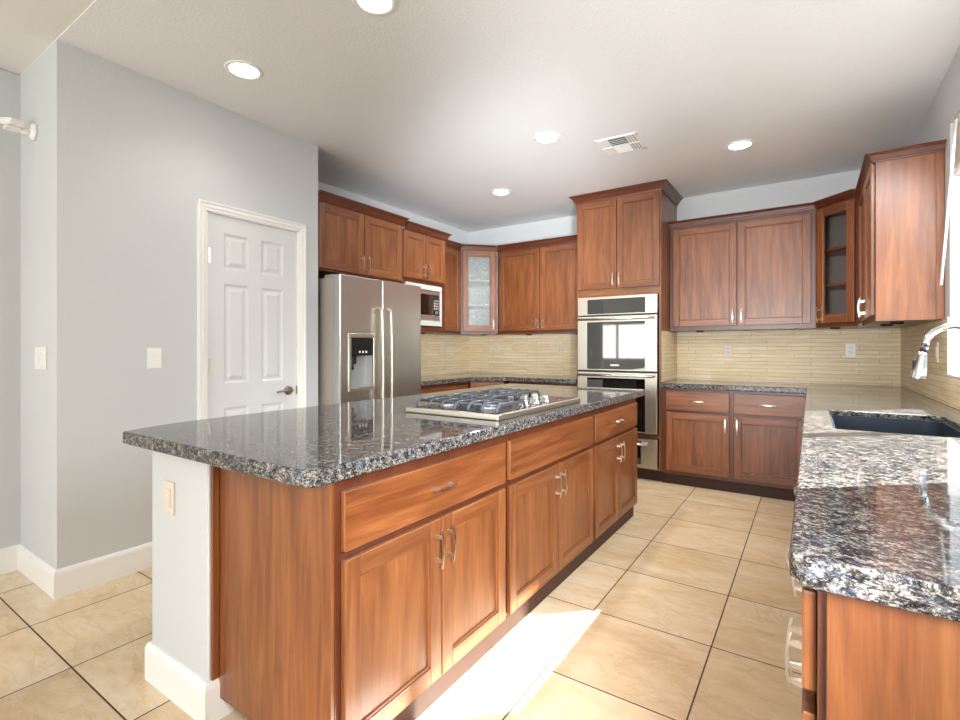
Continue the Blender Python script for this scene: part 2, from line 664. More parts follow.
def window(name, axis, a0, a1, z0, z1, p0, p1, mull=(), fw=0.045):
    """a framed window; axis 'y' lies in a plane x = const, axis 'x' in y = const."""
    def bx(m, u0, u1, q0, q1, s0, s1):
        if axis == 'y':
            m.box(s0, s1, u0, u1, q0, q1, 0.003)
        else:
            m.box(u0, u1, s0, s1, q0, q1, 0.003)
    f = MB()
    bx(f, a0, a1, z0, z0 + fw, p0, p1)
    bx(f, a0, a1, z1 - fw, z1, p0, p1)
    bx(f, a0, a0 + fw, z0 + fw, z1 - fw, p0, p1)
    bx(f, a1 - fw, a1, z0 + fw, z1 - fw, p0, p1)
    for q in mull:
        bx(f, q - 0.03, q + 0.03, z0 + fw, z1 - fw, p0, p1)
    o = struct(f.build(name, TRIM))
    g = MB()
    c = (p0 + p1) / 2
    bx(g, a0 + fw, a1 - fw, z0 + fw, z1 - fw, c - 0.003, c + 0.003)
    g.build('pane', GLASS, o)
    return o


win = window('window_1', 'y', WY0, WY1, WZ0, WZ1, 0.69, 0.745, (2.72,), 0.04)
window('window_2', 'x', -5.2, -3.6, 0.92, 1.92, -4.12, -4.06, (-4.4,))
window('door_2', 'x', -3.3, 0.1, 0.0, 2.45, -4.12, -4.06, (-1.6,), 0.07)
window('window_3', 'y', -3.2, 0.2, 0.3, 2.5, -7.16, -7.10, (-1.5,))
# white edge trim where the tile meets the window reveal
w = MB()
w.box(XW - 0.012, XW + 0.07, WY1 - 0.012, WY1, WZ0, 1.39, 0.002)
w.box(XW - 0.012, XW + 0.07, WY0, WY1 - 0.012, WZ0, WZ0 + 0.012, 0.002)
struct(w.build('trim_1', TRIM))


def base_run(name, path, h=0.135, t=0.016):
    prof = [(0, 0), (t, 0), (t, h - 0.02), (t * 0.75, h - 0.008), (t * 0.4, h), (0, h)]
    return struct(MB().sweep(prof, path).build(name, TRIM))


base_run('baseboard_left', [(XP, DY0 - 0.06), (XP, YP), (XN, YP), (XN, -0.9)][::-1])
base_run('baseboard_pantry', [(XP, DY1 + 0.05), (XP, YE)])

# pantry door: casing, jamb, six-panel leaf, hinges and lever
door = MB()
y0, y1, zt = DY0 + 0.01, DY1 - 0.01, 2.062
xf = XP - 0.012
st, midw = 0.105, 0.09
ym = (y0 + y1) / 2
cols = [(y0 + st, ym - midw / 2), (ym + midw / 2, y1 - st)]
rows = [(0.24, 0.845), (1.0, 1.635), (1.725, 1.955)]
door.box(xf - 0.034, xf - 0.008, y0, y1, 0.012, zt)
for a, b_ in ((y0, y0 + st), (y1 - st, y1), (ym - midw / 2, ym + midw / 2)):
    door.box(xf - 0.010, xf, a, b_, 0.012, zt)
for (c0, c1) in cols:
    for a, b_ in ((0.012, rows[0][0]), (rows[0][1], rows[1][0]), (rows[1][1], rows[2][0]), (rows[2][1], zt)):
        door.box(xf - 0.010, xf, c0, c1, a, b_)
    for (r0, r1) in rows:
        # sticking slope and raised field
        for inset, xo, xi in ((0.0, xf, xf - 0.008),):
            b = bmesh.new()
            b.loops.layers.uv.new('UVMap')
            lv = [(0.0, xf), (0.016, xf - 0.009), (0.024, xf - 0.009), (0.046, xf - 0.001)]
            rr = []
            for ins, xx in lv:
                rr.append([b.verts.new((xx, yy, zz)) for yy, zz in ((c0 + ins, r0 + ins), (c1 - ins, r0 + ins), (c1 - ins, r1 - ins), (c0 + ins, r1 - ins))])
            for i in range(3):
                for j in range(4):
                    b.faces.new((rr[i][j], rr[i][(j + 1) % 4], rr[i + 1][(j + 1) % 4], rr[i + 1][j]))
            b.faces.new(rr[3])
            bmesh.ops.recalc_face_normals(b, faces=b.faces)
            door._merge(b)
leaf = struct(door.build('door_1', DOORP))
jb = MB()
jb.box(XP - 0.12, XP + 0.001, DY0, DY0 + 0.008, 0, DZ)
jb.box(XP - 0.12, XP + 0.001, DY1 - 0.008, DY1, 0, DZ)
jb.box(XP - 0.12, XP + 0.001, DY0, DY1, DZ - 0.007, DZ)
jb.build('jamb', TRIM, leaf)
cs = MB()
prof = [(0, 0), (0.019, 0.002), (0.021, 0.010), (0.015, 0.020), (0.015, 0.034), (0.010, 0.046), (0.009, 0.056), (0, 0.056)]
# casing as three mitred boards
CW = 0.057
b = bmesh.new()
b.loops.layers.uv.new('UVMap')
rings = []
for (yy, zz, sy, sz) in ((DY0, 0, -1, 0), (DY0, DZ, -1, 1), (DY1, DZ, 1, 1), (DY1, 0, 1, 0)):
    rings.append([b.verts.new((XP + o, yy + sy * (0.056 - q), zz + sz * (0.056 - q))) for o, q in prof])
for i in range(3):
    for j in range(len(prof)):
        k = (j + 1) % len(prof)
        b.faces.new((rings[i][j], rings[i + 1][j], rings[i + 1][k], rings[i][k]))
b.faces.new(rings[0])
b.faces.new(rings[3][::-1])
bmesh.ops.recalc_face_normals(b, faces=b.faces)
cs._merge(b)
cs.build('casing', TRIM, leaf)
for z in (0.25, 1.11, 1.80):
    h = MB()
    h.box(XP - 0.013, XP - 0.009, y0 - 0.002, y0 + 0.022, z - 0.048, z + 0.048)
    h.tube([(XP - 0.006, y0 - 0.002, z - 0.05), (XP - 0.006, y0 - 0.002, z + 0.05)], 0.006, 10)
    h.build('hinge', NICKEL, leaf)
h = MB()
zl = 0.925
h.lathe([(0, 0), (0.033, 0), (0.033, 0.006), (0.026, 0.012), (0.012, 0.014), (0.011, 0.045), (0, 0.045)], (xf, y1 - 0.065, zl), (1, 0, 0), 24)
h.tube([(xf + 0.042, y1 - 0.062, zl), (xf + 0.048, y1 - 0.10, zl + 0.004), (xf + 0.044, y1 - 0.14, zl + 0.002), (xf + 0.036, y1 - 0.178, zl - 0.004)], 0.008, 10, radii=[0.011, 0.009, 0.008, 0.006])
h.build('lever_handle', BRONZE, leaf)
h = MB()
h.box(XP - 0.012, XP - 0.002, y1 - 0.002, y1 + 0.006, zl - 0.03, zl + 0.03)
h.build('strike_plate', BRONZE, leaf)

# island half wall, its base trim
IX0, IX1, IY0 = -2.03, -1.632, 0.84
struct(MB().box(IX0, IX1, IY0, 3.62, 0, 0.867, 0.012, seg=3).build('wall_island', WALL))
base_run('baseboard_island', [(IX0, 3.62), (IX0, IY0), (IX1, IY0), (IX1, 0.99)][::-1][::-1])

# tile backsplash
s = MB()
s.box(XL + 0.001, -1.95, YB - 0.011, YB - 0.0005, 0.9155, 1.388)
struct(s.build('wall_backsplash', SPLASH_X))
s = MB()
s.box(-1.130, XW - 0.001, YB - 0.011, YB - 0.0005, 0.9155, 1.388)
struct(s.build('wall_backsplash', SPLASH_X))
s = MB()
s.box(XL + 0.0005, XL + 0.011, 3.42, YB - 0.012, 0.9155, 1.388)
struct(s.build('wall_backsplash_left', SPLASH_Y))
s = MB()
s.box(XW - 0.011, XW - 0.0005, WY1, YB - 0.012, 0.9155, 1.388)
s.box(XW - 0.011, XW - 0.0005, 0.87, WY1, 0.9155, WZ0)
struct(s.build('wall_backsplash_right', SPLASH_Y))


# ------------------------------------------------------------------ cabinets
def handle_mesh(vertical, L=0.128):
    m = MB()
    n = 9
    pts = []
    for i in range(n):
        a = -1 + 2 * i / (n - 1)
        pts.append((a * L / 2, 0.026 + 0.008 * (1 - a * a)))
    # the bow: a flat bar, slightly arched
    b = bmesh.new()
    b.loops.layers.uv.new('UVMap')
    rings = []
    for i, (s, d) in enumerate(pts):
        a = abs(-1 + 2 * i / (n - 1))
        hw = 0.0042 - 0.0016 * a ** 4
        th = 0.005
        q = [(s, -d, -hw), (s, -d, hw), (s, -d + th, hw), (s, -d + th, -hw)]
        if vertical:
            q = [(w_, y_, s_) for s_, y_, w_ in q]
        rings.append([b.verts.new(v) for v in q])
    for i in range(n - 1):
        for j in range(4):
            b.faces.new((rings[i][j], rings[i + 1][j], rings[i + 1][(j + 1) % 4], rings[i][(j + 1) % 4]))
    b.faces.new(rings[0])
    b.faces.new(rings[-1][::-1])
    bmesh.ops.recalc_face_normals(b, faces=b.faces)
    m._merge(b)
    for sgn in (-1, 1):
        c = sgn * L * 0.31
        b = bmesh.new()
        b.loops.layers.uv.new('UVMap')
        r0, r1 = [], []
        for (du, dv) in ((-1, -1), (1, -1), (1, 1), (-1, 1)):
            p0 = (c + du * 0.0065, 0.0, dv * 0.0065)
            p1 = (c + du * 0.004, -0.0275, dv * 0.0036)
            if vertical:
                p0, p1 = (p0[2], p0[1], p0[0]), (p1[2], p1[1], p1[0])
            r0.append(b.verts.new(p0))
            r1.append(b.verts.new(p1))
        for j in range(4):
            b.faces.new((r0[j], r0[(j + 1) % 4], r1[(j + 1) % 4], r1[j]))
        b.faces.new(r0)
        b.faces.new(r1[::-1])
        bmesh.ops.recalc_face_normals(b, faces=b.faces)
        m._merge(b)
    o = m.build('handle', NICKEL)
    me = o.data
    bpy.data.objects.remove(o)
    return me


HV, HH = handle_mesh(True), handle_mesh(False)


def handle(parent, x, z, vertical=True, y=0.0):
    o = bpy.data.objects.new('handle', HV if vertical else HH)
    o.location = (x, y, z)
    o.parent = parent
    COL.objects.link(o)
    return o


T = 0.019   # door thickness


def shaker(parent, x0, x1, z0, z1, hx=None, hz=None, vertical=True, fw=0.057, glass=None, y=0.0, name='door'):
    """recessed-panel door; front face in the plane y, body behind it"""
    m = MB()
    bv = 0.0025
    m.box(x0, x0 + fw, y, y + T, z0, z1, bv, 'z')
    m.box(x1 - fw, x1, y, y + T, z0, z1, bv, 'z')
    m.box(x0 + fw - 0.001, x1 - fw + 0.001, y, y + T, z0, z0 + fw, bv, 'x')
    m.box(x0 + fw - 0.001, x1 - fw + 0.001, y, y + T, z1 - fw, z1, bv, 'x')
    # stepped inner edge
    s = 0.007
    for a, b_, c, d, g in ((x0 + fw, x0 + fw + s, z0 + fw, z1 - fw, 'z'), (x1 - fw - s, x1 - fw, z0 + fw, z1 - fw, 'z'),
                           (x0 + fw, x1 - fw, z0 + fw, z0 + fw + s, 'x'), (x0 + fw, x1 - fw, z1 - fw - s, z1 - fw, 'x')):
        m.box(a, b_, y + 0.005, y + T - 0.002, c, d, 0.0015, g)
    if not glass:
        m.box(x0 + fw - 0.002, x1 - fw + 0.002, y + 0.011, y + T - 0.003, z0 + fw - 0.002, z1 - fw + 0.002, 0, 'z')
    d = m.build(name, WOOD, parent)
    if glass:
        MB().box(x0 + fw, x1 - fw, y + 0.010, y + 0.014, z0 + fw, z1 - fw).build('glass_pane', glass, d)
    if hx is not None:
        handle(d, hx, hz, vertical, y)
    return d


def slab(parent, x0, x1, z0, z1, pull=True, y=0.0):
    d = MB().box(x0, x1, y, y + T, z0, z1, 0.004, 'x', seg=2).build('drawer_front', WOOD, parent)
    if pull:
        handle(d, (x0 + x1) / 2, (z0 + z1) / 2, False, y)
    return d


def crown(parent, path, z0, z1, p=0.055, d_in=None, d_out=None):
    h = z1 - z0
    prof = [(0, z0), (0.010, z0), (0.012, z0 + 0.14 * h), (0.018, z0 + 0.22 * h), (0.30 * p + 0.008, z0 + 0.40 * h),
            (0.62 * p, z0 + 0.66 * h), (0.88 * p, z0 + 0.84 * h), (p, z0 + 0.88 * h), (p, z1), (0, z1)]
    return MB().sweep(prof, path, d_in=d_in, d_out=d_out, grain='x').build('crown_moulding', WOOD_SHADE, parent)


def base_unit(t, x0, x1, depth, end=0.0, toe=0.05, zt=0.866):
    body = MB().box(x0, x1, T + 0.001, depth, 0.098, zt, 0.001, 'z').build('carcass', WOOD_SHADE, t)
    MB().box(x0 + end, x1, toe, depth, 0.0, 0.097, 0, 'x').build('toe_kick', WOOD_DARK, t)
    return body


def pair_unit(t, x0, x1, depth, gap=0.018, dz=(0.668, 0.834), oz=(0.104, 0.645), pull=True, two_drawers=False, end=0.0, mid=0.003, toe=0.05):
    base_unit(t, x0, x1, depth, end, toe)
    a, b_ = x0 + gap, x1 - gap
    m = (a + b_) / 2
    if two_drawers:
        slab(t, a, m - mid, *dz, pull=pull)
        slab(t, m + mid, b_, *dz, pull=pull)
    else:
        slab(t, a, b_, *dz, pull=pull)
    hz = oz[1] - 0.095
    shaker(t, a, m - mid, oz[0], oz[1], m - mid - 0.028, hz)
    shaker(t, m + mid, b_, oz[0], oz[1], m + mid + 0.028, hz)


IXF = -1.045
isl = [(0.885, 1.768, True, 'island cherry cabinet nearest the grey half wall, one wide drawer above two doors'),
       (1.768, 2.755, False, 'middle island cherry cabinet under the cooktop, with a handleless false drawer front'),
       (2.755, 3.625, True, 'island cherry cabinet at the far end, nearest the wall ovens')]
for (a, b_, pull, lab) in isl:
    t = thing('island_cabinet', lab, 'cabinet', (IXF, a, 0), R(90), 'island cabinets')
    pair_unit(t, 0, b_ - a, 0.583, pull=pull, gap=0.019, end=0.09 if a < 1 else 0.0, toe=0.034)
    if a < 1:
        m = MB()
        m.box(-0.0125, -0.0005, T + 0.002, 0.585, 0.07, 0.866, 0.001, 'z')
        m.box(-0.038, -0.0125, 0.572, 0.585, 0.137, 0.866, 0.003, 'z')
        m.build('end_panel', WOOD, t)

# island worktop
tag(MB().prism(rounded([(-2.122, 0.78), (-1.035, 0.78), (-1.035, 3.79), (-2.215, 3.79), (-2.208, 2.0), (-2.206, 1.5), (-2.203, 1.2), (-2.190, 1.0), (-2.163, 0.89)], [0.012, 0.045, 0.03, 0.02, 0, 0, 0, 0, 0]), 0.868, 0.914, bev=0.007, seg=3)
    .build('island_worktop', GRANITE), 'dark speckled granite worktop on the island holding the gas cooktop', 'worktop')

# back right base cabinet (between ovens and the sink run)
t = thing('base_cabinet', 'cherry base cabinet right of the wall ovens with two drawers above two doors', 'cabinet', (-1.118, 4.63, 0), 0)
base_unit(t, -0.012, 1.113, 0.63)
for k, (a, b_) in enumerate(((0.032, 0.545), (0.578, 1.083))):
    slab(t, a, b_, 0.676, 0.846)
    shaker(t, a, b_, 0.13, 0.652, (b_ - 0.028) if k == 0 else (a + 0.028), 0.565)

# left base run: along the left wall, the corner, and towards the ovens
t = thing('base_cabinet', 'cherry base cabinet between the fridge and the left corner below the dark worktop', 'cabinet', (-3.07, 3.43, 0), R(90))
pair_unit(t, 0, 0.936, 0.60, two_drawers=True)
t = thing('corner_base_cabinet', 'diagonal cherry base cabinet in the left corner below the textured glass door', 'cabinet', (-2.923, 4.503, 0), R(45))
hw = 0.2
m = MB()
m.prism([(-hw + 0.012, T + 0.001), (hw - 0.012, T + 0.001), (hw + 0.42, 0.45), (0, 0.80), (-hw - 0.42, 0.45)], 0.105, 0.866)
m.build('carcass', WOOD_SHADE, t)
MB().prism([(-hw - 0.03, 0.08), (hw + 0.03, 0.08), (hw + 0.40, 0.45), (0, 0.79), (-hw - 0.40, 0.45)], 0, 0.104).build('toe_kick', WOOD_DARK, t)
slab(t, -hw + 0.015, hw - 0.015, 0.672, 0.852)
shaker(t, -hw + 0.015, hw - 0.015, 0.118, 0.652, hw - 0.05, 0.56)
t = thing('base_cabinet', 'cherry base cabinet left of the wall ovens below the dark worktop', 'cabinet', (-2.776, 4.65, 0), 0)
pair_unit(t, 0.02, 0.820, 0.61, two_drawers=True)

tag(MB().prism(rounded([(XL + 0.001, 3.41), (-3.05, 3.41), (-3.05, 4.366), (-2.786, 4.63), (-1.951, 4.63), (-1.951, YB - 0.001), (XL + 0.001, YB - 0.001)],
                       [0, 0.01, 0.05, 0.05, 0, 0, 0]), 0.868, 0.914, bev=0.006, seg=3).build('corner_worktop', GRANITE),
    'dark granite worktop in the left corner between fridge and ovens', 'worktop')

# right run below the long worktop
t = thing('base_cabinet', 'cherry end cabinet under the near end of the right hand granite worktop', 'cabinet', (-0.012, 1.62, 0), R(-90))
pair_unit(t, 0, 0.715, 0.615, gap=0.014, dz=(0.69, 0.845), oz=(0.118, 0.655))
m = MB()
m.box(0.7155, 0.727, T + 0.012, 0.615, 0.004, 0.866, 0.001, 'z')
m.build('end_panel', WOOD, t, label='large plain cherry end panel')
runs = [(0.02, 0.60, 1.52, 'base_cabinet', 'cherry base cabinet in the right corner, between the back run and the sink cabinet', True),
        (1.52, 1.52, 2.52, 'sink_cabinet', 'cherry cabinet directly below the dark sink', False),
        (2.52, 2.52, 3.006, 'base_cabinet', 'narrow cherry base cabinet between the sink cabinet and the end cabinet of the right run', True)]
for (x0, f0, x1, nm, lab, full) in runs:
    t = thing(nm, lab, 'cabinet', (-0.012, 4.63 - x0, 0), R(-90))
    L = x1 - x0 - 0.002
    c = MB()
    if full:
        c.box(0, L, T + 0.001, 0.615, 0.098, 0.866, 0, 'z')
    else:
        c.box(0, L, T + 0.001, 0.615, 0.098, 0.64, 0, 'z').box(0, L, T + 0.001, 0.04, 0.64, 0.866, 0, 'z')
    c.build('carcass', WOOD_SHADE, t)
    MB().box(0, L, 0.06, 0.60, 0, 0.097).build('toe_kick', WOOD_DARK, t)
    n = 1 if x1 - f0 < 0.6 else 2
    for i in range(n):
        u0 = f0 - x0 + (x1 - f0) * i / n + 0.012
        u1 = f0 - x0 + (x1 - f0) * (i + 1) / n - 0.012
        slab(t, u0, u1, 0.69, 0.845, pull=full)
        shaker(t, u0, u1, 0.104, 0.672, u1 - 0.03 if i == 0 else u0 + 0.03, 0.58)

# long right worktop with the sink cut out
SX0, SX1, SY0, SY1 = 0.075, 0.50, 2.33, 3.04
hole = rounded([(SX0, SY0), (SX1, SY0), (SX1, SY1), (SX0, SY1)], [0.02, 0.07, 0.07, 0.02])
outer = rounded([(-1.130, 4.61), (-0.028, 4.61), (-0.028, 0.866), (XW - 0.001, 0.866), (XW - 0.001, YB - 0.001), (-1.130, YB - 0.001)],
                [0, 0.004, 0.035, 0, 0, 0])
tag(MB().prism(outer, 0.868, 0.914, holes=[hole], bev=0.007, seg=3).build('sink_worktop', GRANITE),
    'long dark granite worktop under the window with the sink cut into it', 'worktop')

# sink
t = thing('kitchen_sink', 'dark blue black undermount sink set in the right hand granite worktop', 'sink', (0, 0, 0.70))
m = MB()
zz0, zz1 = -0.02, 0.190


def sink_ring(o):
    return rounded([(SX0 + o, SY0 + o), (SX1 - o, SY0 + o), (SX1 - o, SY1 - o), (SX0 + o, SY1 - o)], [0.02, 0.07, 0.07, 0.02])


m.prism(sink_ring(0.001), zz0 + 0.012, zz1, holes=[sink_ring(0.010)])
m.prism(sink_ring(0.001), zz0, zz0 + 0.012)
m.build('basin', SINKM, t)
MB().lathe([(0, 0), (0.045, 0), (0.05, 0.003), (0.04, 0.005), (0.03, 0.001), (0, 0.001)], (0.30, 2.72, -0.008)).build('drain', CHROME, t)

# faucet
t = thing('kitchen_faucet', 'tall chrome gooseneck pull-down faucet arching over the sink', 'faucet', (0.56, 2.68, 0.9145))
MB().lathe([(0, 0), (0.030, 0), (0.030, 0.006), (0.022, 0.014), (0.019, 0.05), (0.019, 0.16), (0.014, 0.17), (0, 0.17)]).build('base', CHROME, t)
pts = [(0, 0, 0.16), (0, 0, 0.25), (0, 0, 0.31)]
for i in range(1, 15):
    a = math.pi * 0.98 * i / 14
    pts.append((-0.088 + 0.088 * math.cos(a), 0, 0.31 + 0.088 * math.sin(a)))
MB().tube(pts, 0.0125, 16).build('gooseneck', CHROME, t)
MB().lathe([(0.0142, 0), (0.0142, 0.018), (0, 0.018), ], (-0.1775, 0, 0.292)).build('collar', BLACK, t)
sp = MB().lathe([(0, 0), (0.025, 0.0), (0.0255, 0.004), (0.020, 0.055), (0.0155, 0.10), (0.0135, 0.112), (0, 0.112)], (-0.196, 0, 0.182), (0.14, 0, 1)).build('spray_head', CHROME, t)
MB().box(-0.213, -0.202, -0.007, 0.007, 0.212, 0.262, 0.003).build('spray_button', BLACK, sp)
MB().tube([(0, 0.02, 0.10), (0, 0.045, 0.105), (0.0, 0.06, 0.13), (0, 0.075, 0.19)], 0.008, 10, radii=[0.011, 0.011, 0.008, 0.006]).build('lever', CHROME, t)


# upper cabinets
def upper_pair(t, x0, x1, z0, z1, depth, dz0, dz1, hz, gap=0.03, mid=0.006):
    MB().box(x0, x1, T + 0.001, depth, z0, z1, 0.001, 'z').build('carcass', WOOD_SHADE, t)
    a, b_ = x0 + gap, x1 - gap
    m = (a + b_) / 2
    shaker(t, a, m - mid, dz0, dz1, m - mid - 0.028, hz)
    shaker(t, m + mid, b_, dz0, dz1, m + mid + 0.028, hz)


# over the fridge
t = thing('fridge_cabinet', 'cherry two-door cabinet high above the stainless fridge', 'cabinet', (-3.085, 2.406, 0), R(90))
upper_pair(t, 0, 0.939, 1.82, 2.352, 0.622, 1.838, 2.335, 1.925, 0.012, 0.004)
crown(t, [(0.0, T), (0.939, T), (0.939, 0.10)], 2.335, 2.415, 0.05)
# microwave cabinet
t = thing('microwave_cabinet', 'cherry cabinet right of the fridge with two doors above a built-in microwave', 'cabinet', (-3.10, 3.356, 0), R(90))
m = MB()
WM = 0.649
m.box(0, WM, T + 0.001, 0.60, 1.852, 2.332, 0.001, 'z')
m.box(0, WM, T + 0.001, 0.60, 1.385, 1.438, 0.001, 'x')
m.box(0, 0.04, T + 0.001, 0.60, 1.438, 1.852, 0, 'z')
m.box(WM - 0.06, WM, T + 0.001, 0.60, 1.438, 1.852, 0, 'z')
m.box(0.04, WM - 0.06, 0.52, 0.60, 1.438, 1.852, 0, 'z')
m.build('carcass', WOOD_SHADE, t)
shaker(t, 0.012, WM / 2 - 0.004, 1.885, 2.318, WM / 2 - 0.032, 1.97)
shaker(t, WM / 2 + 0.004, WM - 0.02, 1.885, 2.318, WM / 2 + 0.032, 1.97)
crown(t, [(0.046, T), (WM, T), (WM, 0.225)], 2.318, 2.398, 0.05)
# microwave
t = thing('microwave_oven', 'built-in microwave with pale trim frame beside the fridge', 'microwave', (-3.10, 3.397, 1.445), R(90))
m = MB()
MW, MH = 0.535, 0.398
m.box(0, MW, 0.0, 0.02, 0, 0.05, 0.003)
m.box(0, MW, 0.0, 0.02, MH - 0.05, MH, 0.003)
m.box(0, 0.035, 0.0, 0.02, 0.05, MH - 0.05, 0.003)
m.box(MW - 0.028, MW, 0.0, 0.02, 0.05, MH - 0.05, 0.003)
m.build('trim_frame', plain('pale_trim_kit', (198, 196, 190), 0.35), t)
MB().box(0.03, MW - 0.02, 0.021, 0.42, 0.004, MH - 0.004, 0.003).build('body', BLACK, t)
m = MB()
m.box(0.036, MW - 0.030, 0.006, 0.0205, 0.052, 0.105, 0.002)
m.box(0.036, MW - 0.030, 0.006, 0.0205, MH - 0.09, MH - 0.052, 0.002)
m.build('face_band', STEEL_B, t)
MB().box(0.036, 0.40, 0.010, 0.0205, 0.106, MH - 0.091, 0.002).build('door', BLACKGLASS, t)
cp = MB().box(0.402, MW - 0.030, 0.010, 0.0205, 0.106, MH - 0.091, 0.002).build('control_panel', BLACK, t)
m = MB()
for r_ in range(4):
    for c_ in range(3):
        m.box(0.418 + c_ * 0.027, 0.438 + c_ * 0.027, 0.007, 0.0098, 0.165 + r_ * 0.026, 0.183 + r_ * 0.026, 0.001)
m.build('keypad', STEEL, cp)
MB().lathe([(0, 0), (0.017, 0), (0.015, 0.012), (0, 0.012)], (0.455, 0.0098, 0.135), (0, -1, 0), 20).build('dial', STEEL, cp)
MB().box(0.418, 0.49, 0.007, 0.0098, 0.276, 0.298, 0.001).build('display', BLACKGLASS, cp)

UZ0, UZ1, UC = 1.392, 2.392, 2.432
# shallow cabinet between microwave cabinet and corner
t = thing('upper_cabinet', 'narrow shadowed cherry wall cabinet between the microwave cabinet and the glass corner cabinet', 'cabinet', (-3.366, 4.009, 0), R(90))
MB().box(0, 0.632, T + 0.001, 0.338, UZ0, UZ1, 0.001, 'z').build('carcass', WOOD_SHADE, t)
shaker(t, 0.06, 0.61, UZ0 + 0.03, UZ1 - 0.045, 0.10, 1.49)
crown(t, [(0.04, T), (0.632, T)], UZ1 - 0.008, UC, 0.042, d_out=(0.7071, -0.7071))


def corner_upper(t, glass, liner, door_h, hw_):
    """diagonal wall cabinet: hollow, with a glazed door and two shelves; local front plane y = 0"""
    f_ = 0.0200
    A, B, Cc, D, Ee = (-hw_ + 0.002, f_), (hw_ - 0.002, f_), (hw_ + 0.2303, f_ + 0.2323), (0, f_ + 0.462 + hw_), (-hw_ - 0.2303, f_ + 0.2323)
    pent = [A, B, Cc, D, Ee]
    k = 0.94
    inner = [(p[0] * k, 0.02 + (p[1] - 0.02) * k) for p in pent]
    sh = MB()
    y_ = T + 0.001
    def clip(ps):
        return [(p[0], max(p[1], y_)) for p in ps]
    body = MB()
    body.prism(clip([(p[0], p[1]) for p in pent]), UZ0, UZ0 + 0.018)
    body.prism(clip(pent), UZ1 - 0.018, UZ1)
    body.box(-hw_, -hw_ + 0.035, y_, y_ + 0.018, UZ0 + 0.018, UZ1 - 0.018)
    body.box(hw_ - 0.035, hw_, y_, y_ + 0.018, UZ0 + 0.018, UZ1 - 0.018)
    body.box(-hw_ + 0.035, hw_ - 0.035, y_, y_ + 0.018, UZ0 + 0.018, UZ0 + 0.04, 0, 'x')
    body.box(-hw_ + 0.035, hw_ - 0.035, y_, y_ + 0.018, UZ1 - 0.04, UZ1 - 0.018, 0, 'x')
    body.build('carcass', WOOD_SHADE, t)
    # lining: side and back boards
    ln = MB()
    seq = [(hw_ - 0.002, y_ + 0.02), Cc, D, Ee, (-hw_ + 0.002, y_ + 0.02)]
    for i in range(4):
        p, q = Vector(seq[i]), Vector(seq[i + 1])
        dd = (q - p).normalized()
        nn = Vector((-dd.y, dd.x)) * 0.012
        p2, q2 = p + nn, q + nn
        ln.prism([tuple(p), tuple(q), tuple(q2), tuple(p2)], UZ0 + 0.019, UZ1 - 0.019)
    ln.build('lining', liner, t)
    for z in (UZ0 + 0.335, UZ0 + 0.625):
        ip = [(-hw_ * 0.9, 0.05), (hw_ * 0.9, 0.05), (Cc[0] * 0.9, 0.24), (0, D[1] - 0.06), (-Cc[0] * 0.9, 0.24)]
        MB().prism(ip, z, z + 0.018).build('shelf', liner if liner is MELAMINE else WOOD, t)
    return shaker(t, -hw_ + 0.022, hw_ - 0.022, UZ0 + 0.035, UZ1 - 0.030, door_h, 1.50, glass=glass, fw=0.06)


OFF = 0.0135
t = thing('corner_glass_cabinet', 'diagonal left corner wall cabinet with a textured glass door', 'cabinet', (-3.2325 + OFF, 4.7975 - OFF, 0), R(45))
corner_upper(t, RAINGLASS, MELAMINE, 0.163, 0.2157)
crown(t, [(-0.2157, T), (0.2157, T)], UZ1 - 0.008, UC, 0.042, d_in=(0.7071, 0.7071), d_out=(0.7071, -0.7071))
t = thing('upper_cabinet', 'cherry two-door wall cabinet left of the oven tower', 'cabinet', (-3.08, 4.94, 0), 0)
upper_pair(t, 0.006, 1.130, UZ0, UZ1, 0.338, UZ0 + 0.038, UZ1 - 0.042, 1.50)
crown(t, [(0.006, T), (1.130, T)], UZ1 - 0.008, UC, 0.042, d_in=(0.7071, 0.7071))
t = thing('upper_cabinet', 'wide cherry two-door wall cabinet right of the oven tower', 'cabinet', (-1.116, 4.94, 0), 0)
upper_pair(t, -0.012, 1.149, UZ0, UZ1, 0.338, UZ0 + 0.04, UZ1 - 0.042, 1.515, 0.034)
crown(t, [(-0.012, T), (1.149, T)], UZ1 - 0.008, UC, 0.042, d_out=(0.7071, -0.7071))
t = thing('corner_glass_cabinet', 'diagonal right corner wall cabinet with clear glass door and two wooden shelves', 'cabinet', (0.166 - OFF, 4.819 - OFF, 0), R(-45))
corner_upper(t, CABGLASS, GREYLINER, -0.134, 0.187)
crown(t, [(-0.187, T), (0.187, T)], UZ1 - 0.008, UC, 0.042, d_in=(0.7071, 0.7071), d_out=(0.7071, -0.7071))
t = thing('upper_cabinet', 'cherry wall cabinet nearest the window, its broad side panel facing the room', 'cabinet', (0.297, 4.684, 0), R(-90))
upper_pair(t, 0.0, 0.952, 1.385, 2.345, 0.321, 1.42, 2.335, 1.50, 0.02)
m = MB().box(0.9525, 0.958, T + 0.002, 0.285, 1.385, 2.345, 0, 'z').box(0.9525, 0.963, 0.285, 0.321, 1.385, 2.345, 0.002, 'z')
m.build('side_panel', WOOD, t, label='broad plain cherry side panel')
crown(t, [(0.0, T), (0.958, T), (0.958, 0.321)], 2.322, 2.372, 0.05, d_in=(0.7071, 0.7071))

